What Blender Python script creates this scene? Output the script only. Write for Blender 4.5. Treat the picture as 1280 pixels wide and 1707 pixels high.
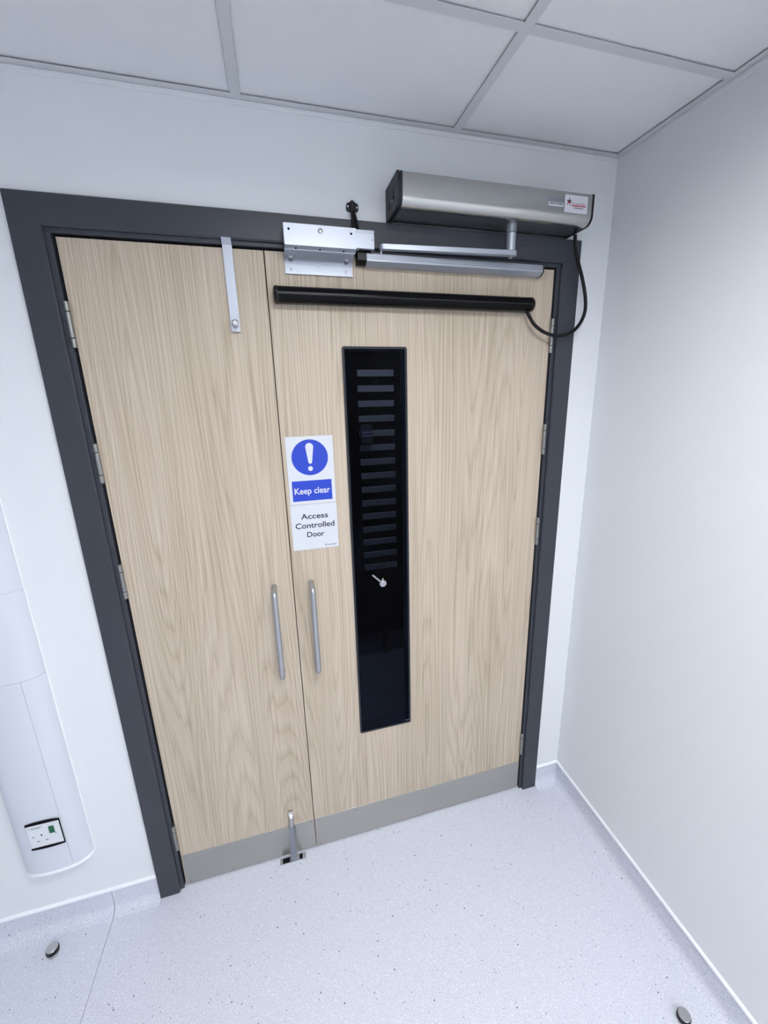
import bpy, bmesh, math, random
from mathutils import Vector, Matrix
random.seed(7)
for o in list(bpy.data.objects): bpy.data.objects.remove(o, do_unlink=True)
SC = bpy.context.scene
COL = SC.collection

# ------------------------------------------------------------------ camera
cam_d = bpy.data.cameras.new('camera'); cam = bpy.data.objects.new('camera', cam_d); COL.objects.link(cam)
RR = ((0.9623776370178723, -0.27120808907228433, -0.016596872887453033),
      (-0.08494797616528704, -0.24229192836709745, -0.9664773472738835),
      (0.2580951861490334, 0.9315260564632036, -0.25621491177677885))     # rows: right, down, forward
r, d, f = (Vector(v) for v in RR)
M4 = Matrix((r, -d, -f)).transposed().to_4x4(); M4.translation = Vector((0.4979881, -1.34475982, 1.83096679))
cam.matrix_world = M4
cam_d.sensor_fit = 'AUTO'; cam_d.sensor_width = 36.0
cam_d.lens = 36.0 * 689.639 / 1707.0
cam_d.shift_x = -23.294 / 1707.0; cam_d.shift_y = -20.456 / 1707.0
cam_d.clip_start = 0.02
SC.camera = cam

# ------------------------------------------------------------------ world, light level, exposure
LED_STRENGTH = 35.0
LED_COLOUR = (0.965, 0.978, 1.0)
SC.view_settings.view_transform = 'Standard'; SC.view_settings.look = 'None'
SC.view_settings.gamma = 1.0; SC.view_settings.use_curve_mapping = False
SC.view_settings.exposure = 0.0
world = bpy.data.worlds.new('world'); SC.world = world; world.use_nodes = True
world.node_tree.nodes['Background'].inputs[0].default_value = (0.05, 0.055, 0.06, 1)
world.node_tree.nodes['Background'].inputs[1].default_value = 0.2

# ------------------------------------------------------------------ key dimensions (metres)
WY = -0.006          # face of the door wall
XR = 1.637           # face of the right wall
XL = -2.6            # left wall (outside the frame)
YF = -4.0            # wall behind the camera
ZC = 2.5518          # ceiling grid face
LH = 2.2135          # leaf height
XM = 0.494           # meeting line of the leaves
XE = 1.431           # hinge edge of the right leaf
SK = 0.1064          # top of the coved upstand

# ------------------------------------------------------------------ materials
def lin(c):
    c = c / 255.0
    return c / 12.92 if c <= 0.04045 else ((c + 0.055) / 1.055) ** 2.4
def rgb(t): return (lin(t[0]), lin(t[1]), lin(t[2]), 1.0)

def mat(name, col, rough=0.5, metal=0.0, spec=0.5, bump=0.0, bscale=200.0, var=0.0, vscale=(3, 3, 3), stretch=None, coat=0.0):
    m = bpy.data.materials.new(name); m.use_nodes = True
    nt = m.node_tree; b = nt.nodes['Principled BSDF']
    b.inputs['Base Color'].default_value = rgb(col)
    b.inputs['Roughness'].default_value = rough
    b.inputs['Metallic'].default_value = metal
    b.inputs['Specular IOR Level'].default_value = spec
    b.inputs['Coat Weight'].default_value = coat
    tc = nt.nodes.new('ShaderNodeTexCoord')
    if var > 0:
        mp = nt.nodes.new('ShaderNodeMapping'); mp.inputs['Scale'].default_value = vscale
        n = nt.nodes.new('ShaderNodeTexNoise'); n.inputs['Scale'].default_value = 1.0; n.inputs['Detail'].default_value = 4.0
        hs = nt.nodes.new('ShaderNodeMapRange'); hs.inputs['To Min'].default_value = 1 - var; hs.inputs['To Max'].default_value = 1 + var
        mx = nt.nodes.new('ShaderNodeMix'); mx.data_type = 'RGBA'; mx.blend_type = 'MULTIPLY'; mx.inputs['Factor'].default_value = 1.0
        mx.inputs['A'].default_value = rgb(col)
        nt.links.new(tc.outputs['Object'], mp.inputs['Vector']); nt.links.new(mp.outputs['Vector'], n.inputs['Vector'])
        nt.links.new(n.outputs['Fac'], hs.inputs['Value'])
        nt.links.new(hs.outputs['Result'], mx.inputs['B'])
        nt.links.new(mx.outputs['Result'], b.inputs['Base Color'])
    if bump > 0:
        mp2 = nt.nodes.new('ShaderNodeMapping'); mp2.inputs['Scale'].default_value = stretch or (1, 1, 1)
        n2 = nt.nodes.new('ShaderNodeTexNoise'); n2.inputs['Scale'].default_value = bscale; n2.inputs['Detail'].default_value = 3.0
        bp = nt.nodes.new('ShaderNodeBump'); bp.inputs['Strength'].default_value = bump; bp.inputs['Distance'].default_value = 0.001
        nt.links.new(tc.outputs['Object'], mp2.inputs['Vector']); nt.links.new(mp2.outputs['Vector'], n2.inputs['Vector'])
        nt.links.new(n2.outputs['Fac'], bp.inputs['Height']); nt.links.new(bp.outputs['Normal'], b.inputs['Normal'])
    return m

def wood_mat(name, offset):
    m = bpy.data.materials.new(name); m.use_nodes = True
    nt = m.node_tree; b = nt.nodes['Principled BSDF']; L = nt.links.new
    b.inputs['Roughness'].default_value = 0.52; b.inputs['Specular IOR Level'].default_value = 0.35
    tc = nt.nodes.new('ShaderNodeTexCoord')
    def noise(scale_vec, detail=4.0, rough=0.55, dist=0.0):
        mp = nt.nodes.new('ShaderNodeMapping'); mp.inputs['Scale'].default_value = scale_vec; mp.inputs['Location'].default_value = offset
        n = nt.nodes.new('ShaderNodeTexNoise'); n.inputs['Scale'].default_value = 1.0; n.inputs['Detail'].default_value = detail
        n.inputs['Roughness'].default_value = rough; n.inputs['Distortion'].default_value = dist
        L(tc.outputs['Object'], mp.inputs['Vector']); L(mp.outputs['Vector'], n.inputs['Vector'])
        return n.outputs['Fac']
    def ramp(fac, stops):
        rp = nt.nodes.new('ShaderNodeValToRGB'); e = rp.color_ramp.elements
        e[0].position, e[0].color = stops[0][0], rgb(stops[0][1]); e[1].position, e[1].color = stops[-1][0], rgb(stops[-1][1])
        for p, c in stops[1:-1]:
            q = e.new(p); q.color = rgb(c)
        L(fac, rp.inputs['Fac']); return rp.outputs['Color']
    def mix(a, c, kind, fac):
        x = nt.nodes.new('ShaderNodeMix'); x.data_type = 'RGBA'; x.blend_type = kind
        x.inputs['Factor'].default_value = fac
        L(a, x.inputs['A']); L(c, x.inputs['B']); return x.outputs['Result']
    broad = noise((7, 1, 0.55), 3.0, 0.5, 0.6)
    base = ramp(broad, [(0.25, (199, 187, 170)), (0.5, (206, 194, 178)), (0.75, (213, 200, 184))])
    # growth rings seen as long, gently wandering lines (cathedral figure)
    mp = nt.nodes.new('ShaderNodeMapping'); mp.inputs['Scale'].default_value = (1, 1, 0.055); mp.inputs['Location'].default_value = offset
    n0 = nt.nodes.new('ShaderNodeTexNoise'); n0.inputs['Scale'].default_value = 3.2; n0.inputs['Detail'].default_value = 2.0
    L(tc.outputs['Object'], mp.inputs['Vector']); L(mp.outputs['Vector'], n0.inputs['Vector'])
    mul = nt.nodes.new('ShaderNodeMath'); mul.operation = 'MULTIPLY'; mul.inputs[1].default_value = 60.0
    L(n0.outputs['Fac'], mul.inputs[0])
    jit = nt.nodes.new('ShaderNodeMath'); jit.operation = 'MULTIPLY_ADD'; jit.inputs[1].default_value = 1.2
    L(noise((55, 1, 1.6), 2.0), jit.inputs[0]); L(mul.outputs[0], jit.inputs[2])
    fr = nt.nodes.new('ShaderNodeMath'); fr.operation = 'FRACT'; L(jit.outputs[0], fr.inputs[0])
    rings = ramp(fr.outputs[0], [(0.0, (224, 220, 213)), (0.12, (246, 244, 240)), (0.62, (255, 255, 255)), (1.0, (228, 225, 219))])
    col = mix(base, rings, 'MULTIPLY', 0.75)
    fine = ramp(noise((430, 1, 2.1), 2.0, 0.6), [(0.34, (222, 217, 209)), (0.52, (249, 247, 244)), (0.7, (255, 255, 255))])
    col = mix(col, fine, 'MULTIPLY', 0.75)
    streak = ramp(noise((140, 1, 0.8), 3.0, 0.6), [(0.34, (228, 224, 218)), (0.5, (248, 246, 243)), (0.66, (255, 255, 255))])
    col = mix(col, streak, 'MULTIPLY', 0.8)
    L(col, b.inputs['Base Color'])
    bp = nt.nodes.new('ShaderNodeBump'); bp.inputs['Strength'].default_value = 0.12; bp.inputs['Distance'].default_value = 0.0006
    L(noise((430, 1, 2.1), 2.0), bp.inputs['Height']); L(bp.outputs['Normal'], b.inputs['Normal'])
    return m

def floor_mat(name):
    m = bpy.data.materials.new(name); m.use_nodes = True
    nt = m.node_tree; b = nt.nodes['Principled BSDF']; L = nt.links.new
    b.inputs['Roughness'].default_value = 0.42; b.inputs['Specular IOR Level'].default_value = 0.35
    g = nt.nodes.new('ShaderNodeNewGeometry')
    base = nt.nodes.new('ShaderNodeTexNoise'); base.inputs['Scale'].default_value = 330; base.inputs['Detail'].default_value = 2.0
    L(g.outputs['Position'], base.inputs['Vector'])
    rp = nt.nodes.new('ShaderNodeValToRGB'); e = rp.color_ramp.elements
    e[0].position, e[0].color = 0.30, rgb((184, 188, 202)); e[1].position, e[1].color = 0.68, rgb((220, 222, 232))
    q = e.new(0.47); q.color = rgb((207, 210, 222))
    L(base.outputs['Fac'], rp.inputs['Fac'])
    col = rp.outputs['Color']
    def chips(scale, keep, soft, c, seed):
        nonlocal col
        mp = nt.nodes.new('ShaderNodeMapping'); mp.inputs['Location'].default_value = (seed, seed * 0.7, seed * 1.3)
        L(g.outputs['Position'], mp.inputs['Vector'])
        v = nt.nodes.new('ShaderNodeTexVoronoi'); v.inputs['Scale'].default_value = scale
        L(mp.outputs['Vector'], v.inputs['Vector'])
        sep = nt.nodes.new('ShaderNodeSeparateColor'); L(v.outputs['Color'], sep.inputs['Color'])
        a = nt.nodes.new('ShaderNodeMath'); a.operation = 'LESS_THAN'; a.inputs[1].default_value = keep; L(sep.outputs['Red'], a.inputs[0])
        z = nt.nodes.new('ShaderNodeMath'); z.operation = 'LESS_THAN'; z.inputs[1].default_value = soft; L(v.outputs['Distance'], z.inputs[0])
        k = nt.nodes.new('ShaderNodeMath'); k.operation = 'MULTIPLY'; L(a.outputs[0], k.inputs[0]); L(z.outputs[0], k.inputs[1])
        x = nt.nodes.new('ShaderNodeMix'); x.data_type = 'RGBA'; L(k.outputs[0], x.inputs['Factor']); L(col, x.inputs['A']); x.inputs['B'].default_value = rgb(c)
        col = x.outputs['Result']
    chips(240, 0.14, 0.50, (222, 225, 233), 3.1)
    chips(240, 0.08, 0.42, (190, 194, 208), 9.7)
    chips(185, 0.016, 0.34, (140, 145, 164), 5.3)
    chips(160, 0.005, 0.36, (92, 95, 110), 1.9)
    L(col, b.inputs['Base Color'])
    bp = nt.nodes.new('ShaderNodeBump'); bp.inputs['Strength'].default_value = 0.10; bp.inputs['Distance'].default_value = 0.0005
    L(base.outputs['Fac'], bp.inputs['Height']); L(bp.outputs['Normal'], b.inputs['Normal'])
    return m

def tile_mat(name):
    m = mat(name, (232, 234, 237), 0.9, spec=0.1, bump=0.5, bscale=420, var=0.03, vscale=(300, 300, 300))
    return m

def emit_mat(name, col, s):
    m = bpy.data.materials.new(name); m.use_nodes = True; nt = m.node_tree
    nt.nodes.remove(nt.nodes['Principled BSDF'])
    e = nt.nodes.new('ShaderNodeEmission'); e.inputs[0].default_value = (*col, 1); e.inputs[1].default_value = s
    nt.links.new(e.outputs[0], nt.nodes['Material Output'].inputs[0]); return m

def glass_mat(name, tint, refl):
    m = bpy.data.materials.new(name); m.use_nodes = True; nt = m.node_tree
    nt.nodes.remove(nt.nodes['Principled BSDF'])
    t = nt.nodes.new('ShaderNodeBsdfTransparent'); t.inputs[0].default_value = (*tint, 1)
    g = nt.nodes.new('ShaderNodeBsdfGlossy'); g.inputs['Roughness'].default_value = 0.0; g.inputs[0].default_value = (0.9, 0.93, 1, 1)
    x = nt.nodes.new('ShaderNodeMixShader'); x.inputs[0].default_value = refl
    nt.links.new(t.outputs[0], x.inputs[1]); nt.links.new(g.outputs[0], x.inputs[2])
    nt.links.new(x.outputs[0], nt.nodes['Material Output'].inputs[0]); return m

M = {}
M['wall'] = mat('painted_wall', (228, 231, 234), 0.62, spec=0.3, bump=0.12, bscale=160, var=0.006, vscale=(4, 4, 4))
M['tile'] = tile_mat('mineral_fibre_tile')
M['grid'] = mat('grid_metal', (208, 211, 215), 0.55, spec=0.3)
M['gridgap'] = mat('ceiling_void', (60, 62, 66), 0.9)
M['wood_a'] = wood_mat('oak_laminate_narrow', (0.3, 0.0, 4.1))
M['wood_b'] = wood_mat('oak_laminate_wide', (5.7, 0.0, 1.4))
M['edge'] = mat('leaf_edge', (120, 104, 82), 0.7)
M['frame'] = mat('anthracite_paint', (56, 59, 67), 0.42, spec=0.45, bump=0.04, bscale=300)
M['floor'] = floor_mat('speckled_vinyl')
M['cap'] = mat('white_capping', (244, 247, 252), 0.35)
M['steel'] = mat('brushed_steel', (186, 186, 184), 0.24, metal=1.0, bump=0.08, bscale=60, stretch=(0.3, 1, 14), var=0.03, vscale=(4, 4, 30))
M['kick'] = mat('kick_plate_steel', (180, 179, 173), 0.42, metal=0.9, bump=0.06, bscale=50, stretch=(0.3, 1, 16), var=0.06, vscale=(5, 5, 9))
M['satin'] = mat('satin_steel', (198, 198, 198), 0.26, metal=1.0)
M['handle'] = mat('satin_handle_steel', (176, 177, 180), 0.34, metal=0.75)
M['hinge'] = mat('hinge_steel', (150, 150, 147), 0.38, metal=0.85)
M['alu'] = mat('anodised_aluminium', (178, 183, 193), 0.42, metal=0.6, bump=0.03, bscale=120)
M['alu_grey'] = mat('aluminium_dull', (142, 146, 156), 0.45, metal=0.6)
M['chrome'] = mat('chrome', (225, 227, 230), 0.12, metal=1.0)
M['black'] = mat('black_plastic', (9, 9, 11), 0.40, spec=0.35)
M['black_gloss'] = mat('black_gloss', (5, 5, 7), 0.24, spec=0.14)
M['rubber'] = mat('black_rubber', (9, 9, 11), 0.5, spec=0.3)
M['charcoal'] = mat('charcoal_plastic', (36, 38, 43), 0.5, spec=0.35)
M['pit'] = mat('dark_recess', (20, 21, 25), 0.8, spec=0.1)
M['sign'] = mat('sign_white', (208, 211, 217), 0.35)
M['blue'] = mat('sign_blue', (26, 62, 184), 0.4)
M['ink'] = mat('sign_ink', (38, 44, 56), 0.6)
M['grey_ink'] = mat('grey_ink', (120, 126, 138), 0.6)
M['red'] = mat('red_ink', (168, 28, 52), 0.55)
M['sticker'] = mat('silver_sticker', (212, 214, 222), 0.4)
M['trunk'] = mat('white_trunking', (213, 217, 226), 0.32)
M['trunk_cap'] = mat('white_end_cap', (248, 250, 254), 0.28)
M['socket'] = mat('socket_white', (222, 226, 230), 0.35)
M['green'] = mat('green_rocker', (20, 92, 62), 0.3)
M['glass'] = glass_mat('tinted_glass', (0.42, 0.45, 0.52), 0.0035)
M['lamp_side'] = mat('added_baffle_grey', (120, 122, 125), 0.6)
M['led'] = emit_mat('led_diffuser', LED_COLOUR, LED_STRENGTH)
M['bead'] = mat('grey_bead', (84, 88, 100), 0.6)
M['key_panel'] = mat('violet_key_panel', (88, 84, 140), 0.5)
M['keep'] = mat('worn_steel', (150, 150, 154), 0.4, metal=0.8)
M['fill_led'] = emit_mat('added_fill_diffuser', LED_COLOUR, 8.5)  # glow of the added fill lamp beyond the door
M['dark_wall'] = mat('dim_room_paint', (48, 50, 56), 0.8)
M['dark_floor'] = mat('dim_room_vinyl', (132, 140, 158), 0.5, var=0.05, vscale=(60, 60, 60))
M['cabinet'] = mat('black_cabinet', (5, 5, 8), 0.85, spec=0.1)
M['slat'] = mat('grey_blue_slat', (176, 182, 196), 0.5)

# ------------------------------------------------------------------ mesh helpers
LOC = {}
def new_bm(): return bmesh.new()
def box(bm, x0, x1, y0, y1, z0, z1, bev=0.0, seg=1):
    vs = [bm.verts.new((x, y, z)) for x in (x0, x1) for y in (y0, y1) for z in (z0, z1)]
    fs = []
    for q in ((0, 1, 3, 2), (4, 6, 7, 5), (0, 4, 5, 1), (2, 3, 7, 6), (0, 2, 6, 4), (1, 5, 7, 3)):
        fs.append(bm.faces.new([vs[i] for i in q]))
    if bev > 0:
        es = list({e for f_ in fs for e in f_.edges})
        bmesh.ops.bevel(bm, geom=es, offset=bev, segments=seg, affect='EDGES', profile=0.5)
def prism(bm, pts, axis, lo, hi):
    """pts is a closed outline in the two other axes (order y,z for x; x,z for y; x,y for z)."""
    def P(a, b_, t):
        return {'x': (t, a, b_), 'y': (a, t, b_), 'z': (a, b_, t)}[axis]
    A = [bm.verts.new(P(a, b_, lo)) for a, b_ in pts]; B = [bm.verts.new(P(a, b_, hi)) for a, b_ in pts]
    n = len(pts); fs = []
    fs.append(bm.faces.new(A)); fs.append(bm.faces.new(B[::-1]))
    for i in range(n):
        fs.append(bm.faces.new((A[i], B[i], B[(i + 1) % n], A[(i + 1) % n])))
    bmesh.ops.recalc_face_normals(bm, faces=fs)
def frame_of(t):
    t = t.normalized(); up = Vector((0, 0, 1)) if abs(t.z) < 0.9 else Vector((0, 1, 0))
    u = t.cross(up).normalized(); return u, t.cross(u).normalized()
def tube(bm, pts, rad, seg=12, caps=True):
    pts = [Vector(p) for p in pts]; n = len(pts); rings = []
    rads = rad if isinstance(rad, (list, tuple)) else [rad] * n
    u = None
    for i, p in enumerate(pts):
        t = (pts[min(i + 1, n - 1)] - pts[max(i - 1, 0)]).normalized()
        if u is None: u, _ = frame_of(t)
        else: u = (u - t * u.dot(t)).normalized()
        w = t.cross(u)
        rings.append([bm.verts.new(p + (u * math.cos(2 * math.pi * k / seg) + w * math.sin(2 * math.pi * k / seg)) * rads[i]) for k in range(seg)])
    fs = []
    for i in range(n - 1):
        for k in range(seg):
            fs.append(bm.faces.new((rings[i][k], rings[i][(k + 1) % seg], rings[i + 1][(k + 1) % seg], rings[i + 1][k])))
    if caps:
        fs.append(bm.faces.new(rings[0][::-1])); fs.append(bm.faces.new(rings[-1]))
    bmesh.ops.recalc_face_normals(bm, faces=fs)
def cyl(bm, p0, p1, rad, seg=20, bev=0.0):
    p0, p1 = Vector(p0), Vector(p1); t = (p1 - p0)
    if bev > 0:
        n = t.normalized() * bev
        tube(bm, [p0, p0 + n * 0.001, p0 + n, p1 - n, p1 - n * 0.001, p1], [rad - bev, rad - bev, rad, rad, rad - bev, rad - bev], seg)
    else: tube(bm, [p0, p1], rad, seg)
def smooth_path(pts, sub=6):
    P = [Vector(p) for p in pts]; out = []
    for i in range(len(P) - 1):
        a, b_, c, e = P[max(i - 1, 0)], P[i], P[i + 1], P[min(i + 2, len(P) - 1)]
        for k in range(sub):
            t = k / sub
            out.append(0.5 * ((2 * b_) + (c - a) * t + (2 * a - 5 * b_ + 4 * c - e) * t * t + (3 * b_ - a - 3 * c + e) * t ** 3))
    out.append(P[-1]); return out
def finish(me, smooth_deg):
    if smooth_deg:
        for p in me.polygons: p.use_smooth = True
        try: me.set_sharp_from_angle(angle=math.radians(smooth_deg))
        except Exception: pass
def obj(name, bm, m, parent=None, smooth=32):
    vs = [v.co.copy() for v in bm.verts]
    lo = Vector((min(v.x for v in vs), min(v.y for v in vs), min(v.z for v in vs)))
    hi = Vector((max(v.x for v in vs), max(v.y for v in vs), max(v.z for v in vs)))
    c = (lo + hi) / 2
    for v in bm.verts: v.co -= c
    me = bpy.data.meshes.new(name); bm.to_mesh(me); bm.free()
    me.materials.append(m); finish(me, smooth)
    o = bpy.data.objects.new(name, me); COL.objects.link(o)
    LOC[o.name] = c
    o.parent = parent; o.location = c - (LOC[parent.name] if parent else Vector((0, 0, 0)))
    return o
def tag(o, label, cat, group=None):
    o['label'] = label; o['category'] = cat
    if group: o['group'] = group
    return o
def thing(name, loc, label, cat, group=None):
    o = bpy.data.objects.new(name, None); COL.objects.link(o); o.empty_display_size = 0.05
    o.location = loc; LOC[o.name] = Vector(loc); return tag(o, label, cat, group)
def struct(o, label=None):
    o['kind'] = 'structure'
    if label: o['label'] = label
    return o
def copy_to(o, off, parent):
    """linked copy of a part (and of its own parts), moved by off in the world"""
    c = o.copy(); COL.objects.link(c); LOC[c.name] = LOC[o.name] + Vector(off)
    c.parent = parent; c.location = LOC[c.name] - (LOC[parent.name] if parent else Vector((0, 0, 0)))
    for ch in list(o.children):
        copy_to(ch, off, c)
    return c
def text_obj(name, body, x0, x1, z0, z1, y, m, parent, bold=0.0, depth=0.0003):
    cu = bpy.data.curves.new('text_curve', 'FONT'); cu.body = body; cu.size = 1.0; cu.offset = bold; cu.extrude = 0.01
    t = bpy.data.objects.new('text_tmp', cu); COL.objects.link(t)
    dg = bpy.context.evaluated_depsgraph_get(); dg.update()
    me = bpy.data.meshes.new_from_object(t.evaluated_get(dg))
    bpy.data.objects.remove(t, do_unlink=True); bpy.data.curves.remove(cu)
    xs = [v.co.x for v in me.vertices]; ys = [v.co.y for v in me.vertices]
    sx = (x1 - x0) / (max(xs) - min(xs)); sy = (z1 - z0) / (max(ys) - min(ys)); ax, ay = min(xs), min(ys)
    bm = bmesh.new(); bm.from_mesh(me); bpy.data.meshes.remove(me)
    for v in bm.verts:
        v.co = Vector((x0 + (v.co.x - ax) * sx, y - (v.co.z / 0.01) * depth, z0 + (v.co.y - ay) * sy))
    return obj(name, bm, m, parent, smooth=0)
def disc_outline(cx, cz, rx, rz=None, n=40):
    rz = rz or rx
    return [(cx + rx * math.cos(2 * math.pi * k / n), cz + rz * math.sin(2 * math.pi * k / n)) for k in range(n)]

# ------------------------------------------------------------------ setting: floor
SEAM = -0.236
bm = new_bm(); box(bm, XL - 0.1, XR + 0.1, YF - 0.1, 0.06, -0.12, -0.004)
floor = struct(obj('floor', bm, M['floor']), 'pale grey speckled vinyl floor with a welded seam')
for x0, x1 in ((XL, SEAM - 0.0011), (SEAM + 0.0011, XR)):
    bm = new_bm(); box(bm, x0, x1, YF, 0.05, -0.004, 0.0, 0.0006); obj('vinyl_sheet', bm, M['floor'], floor, 0)

# ------------------------------------------------------------------ setting: walls
def wall_with_hole():
    bm = new_bm()
    hx0, hx1, hz = -0.028, 1.459, 2.243
    box(bm, XL - 0.1, hx0, WY, 0.11, -0.1, ZC + 0.20)
    box(bm, hx1, XR + 0.1, WY, 0.11, -0.1, ZC + 0.20)
    box(bm, hx0, hx1, WY, 0.11, hz, ZC + 0.20)
    return bm
struct(obj('wall_back', wall_with_hole(), M['wall'], smooth=0), 'white wall holding the double door')
bm = new_bm(); box(bm, XR, XR + 0.1, YF - 0.1, WY, -0.1, ZC + 0.20); struct(obj('wall_right', bm, M['wall'], smooth=0), 'plain white wall at the right')
bm = new_bm(); box(bm, XL - 0.1, XL, YF - 0.1, WY, -0.1, ZC + 0.20); struct(obj('wall_left', bm, M['wall'], smooth=0))
bm = new_bm(); box(bm, XL, XR, YF - 0.1, YF, -0.1, ZC + 0.20); struct(obj('wall_front', bm, M['wall'], smooth=0))

# coved vinyl upstand with a white capping strip
COVE = 0.032
def cove_profile():
    p = [(0.0, 0.0), (COVE + 0.004, 0.0)]
    for k in range(1, 8):
        a = math.pi / 2 * k / 8
        p.append((0.004 + COVE * (1 - math.sin(a)), 0.0006 + COVE * (1 - math.cos(a))))
    p += [(0.003, COVE + 0.004), (0.003, SK - 0.011), (0.0, SK - 0.011)]
    return p
CAP = [(0.0, SK - 0.013), (0.0055, SK - 0.013), (0.0072, SK - 0.0105), (0.0072, SK - 0.004), (0.0045, SK), (0.0, SK)]
def sweep(bm, prof, fn0, fn1):
    A = [bm.verts.new(fn0(dd, z)) for dd, z in prof]; B = [bm.verts.new(fn1(dd, z)) for dd, z in prof]
    n = len(prof); fs = [bm.faces.new(A), bm.faces.new(B[::-1])]
    for i in range(n): fs.append(bm.faces.new((A[i], B[i], B[(i + 1) % n], A[(i + 1) % n])))
    bmesh.ops.recalc_face_normals(bm, faces=fs)
def on_back(x, mitre=False):
    return lambda dd, z: ((x - dd) if mitre else x, WY - dd, z)
def on_right(y, mitre=False):
    return lambda dd, z: (XR - dd, (y - dd) if mitre else y, z)
bm = new_bm(); sweep(bm, cove_profile(), on_back(XL), on_back(SEAM - 0.0011)); sweep(bm, cove_profile(), on_back(SEAM + 0.0011), on_back(-0.085))
b1 = struct(obj('baseboard_back', bm, M['floor']), 'coved grey vinyl skirting left of the door')
bm = new_bm(); sweep(bm, CAP, on_back(XL), on_back(-0.085)); obj('capping_strip', bm, M['cap'], b1)
bm = new_bm(); sweep(bm, cove_profile(), on_back(1.516), on_back(XR, True))
b2 = struct(obj('baseboard_back.001', bm, M['floor']), 'short coved vinyl skirting between door frame and corner')
bm = new_bm(); sweep(bm, CAP, on_back(1.516), on_back(XR, True)); obj('capping_strip', bm, M['cap'], b2)
bm = new_bm(); sweep(bm, cove_profile(), on_right(WY, True), on_right(YF))
b3 = struct(obj('baseboard_right', bm, M['floor']), 'coved grey vinyl skirting along the right wall')
bm = new_bm(); sweep(bm, CAP, on_right(WY, True), on_right(YF)); obj('capping_strip', bm, M['cap'], b3)

# ------------------------------------------------------------------ setting: ceiling
bm = new_bm(); box(bm, XL - 0.1, XR + 0.1, YF - 0.1, 0.11, ZC + 0.15, ZC + 0.21)
ceiling = struct(obj('ceiling', bm, M['gridgap'], smooth=0), 'suspended ceiling of pale mineral tiles in a metal grid')
BARW = 0.024; IN = 0.022
bx = [1.0473 - 0.6 * k for k in range(0, 7)]                 # left edge of each bar running away from the door
bx = [x for x in bx if x > XL + 0.05]
by = [-0.3682 - 0.6 * k for k in range(0, 7)]                # door-side edge of each bar across
by = [y for y in by if y > YF + 0.05]
xs = sorted(bx)
FL = 0.0012
for x in bx:
    bm = new_bm(); box(bm, x, x + BARW, YF + IN, WY - IN, ZC, ZC + FL); box(bm, x + 0.010, x + 0.014, YF + IN, WY - IN, ZC + FL, ZC + 0.03)
    obj('grid_bar', bm, M['grid'], ceiling, 0)
edges_x = [XL + IN] + [e for x in xs for e in (x, x + BARW)] + [XR - IN]
for y in by:
    for i in range(0, len(edges_x), 2):
        bm = new_bm(); box(bm, edges_x[i], edges_x[i + 1], y - BARW, y, ZC, ZC + FL); box(bm, edges_x[i], edges_x[i + 1], y - 0.014, y - 0.010, ZC + FL, ZC + 0.03)
        obj('grid_cross_bar', bm, M['grid'], ceiling, 0)
def angle(bm, a, b_, along):
    # perimeter L angle: horizontal flange and a short leg on the wall
    if along == 'x':
        box(bm, a, b_, WY - IN, WY, ZC, ZC + FL); box(bm, a, b_, WY - 0.0015, WY, ZC - 0.0, ZC + 0.02)
    else:
        box(bm, XR - IN, XR, a, b_, ZC, ZC + FL); box(bm, XR - 0.0015, XR, a, b_, ZC, ZC + 0.02)
bm = new_bm(); angle(bm, XL, XR, 'x'); obj('edge_trim', bm, M['grid'], ceiling, 0)
bm = new_bm(); angle(bm, YF, WY - IN, 'y'); obj('edge_trim', bm, M['grid'], ceiling, 0)
bm = new_bm(); box(bm, XL, XR, WY - 0.004, WY, ZC - 0.012, ZC - 0.0003, 0.001); obj('edge_bead', bm, M['wall'], ceiling, 0)
bm = new_bm(); box(bm, XR - 0.004, XR, YF, WY - 0.004, ZC - 0.012, ZC - 0.0003, 0.001); obj('edge_bead', bm, M['wall'], ceiling, 0)
cells_x = [(edges_x[i], edges_x[i + 1]) for i in range(0, len(edges_x), 2)]
edges_y = [WY - IN] + [e for y in by for e in (y, y - BARW)] + [YF + IN]
cells_y = [(edges_y[i + 1], edges_y[i]) for i in range(0, len(edges_y), 2)]
LIGHTS = {(5, 2): 'recessed square LED ceiling light nearest the door', (5, 4): 'recessed square LED ceiling light second from the door',
          (5, 6): 'recessed square LED ceiling light furthest from the door'}
TREC = 0.005
for i, (x0, x1) in enumerate(cells_x):
    for j, (y0, y1) in enumerate(cells_y):
        if (i, j) in LIGHTS:
            t = thing('ceiling_light', ((x0 + x1) / 2, (y0 + y1) / 2, ZC), LIGHTS[(i, j)], 'light', 'LED panels in the ceiling grid')
            bm = new_bm()
            za, zb = ZC + FL + .0004, ZC + .110
            box(bm, x0 - .006, x0 + .010, y0 - .006, y1 + .006, za, zb); box(bm, x1 - .010, x1 + .006, y0 - .006, y1 + .006, za, zb)
            box(bm, x0 + .010, x1 - .010, y0 - .006, y0 + .010, za, zb); box(bm, x0 + .010, x1 - .010, y1 - .010, y1 + .006, za, zb)
            obj('light_frame', bm, M['lamp_side'], t, 0)  # deep grey sides added to cut grazing light on the upper wall
            bm = new_bm(); box(bm, x0 + .010, x1 - .010, y0 + .010, y1 - .010, ZC + .095, ZC + .105); obj('diffuser', bm, M['led'], t, 0)
        else:
            bm = new_bm(); box(bm, x0 - .006, x1 + .006, y0 - .006, y1 + .006, ZC + TREC, ZC + TREC + .018)
            obj('ceiling_tile', bm, M['tile'], ceiling, 0)

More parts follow.
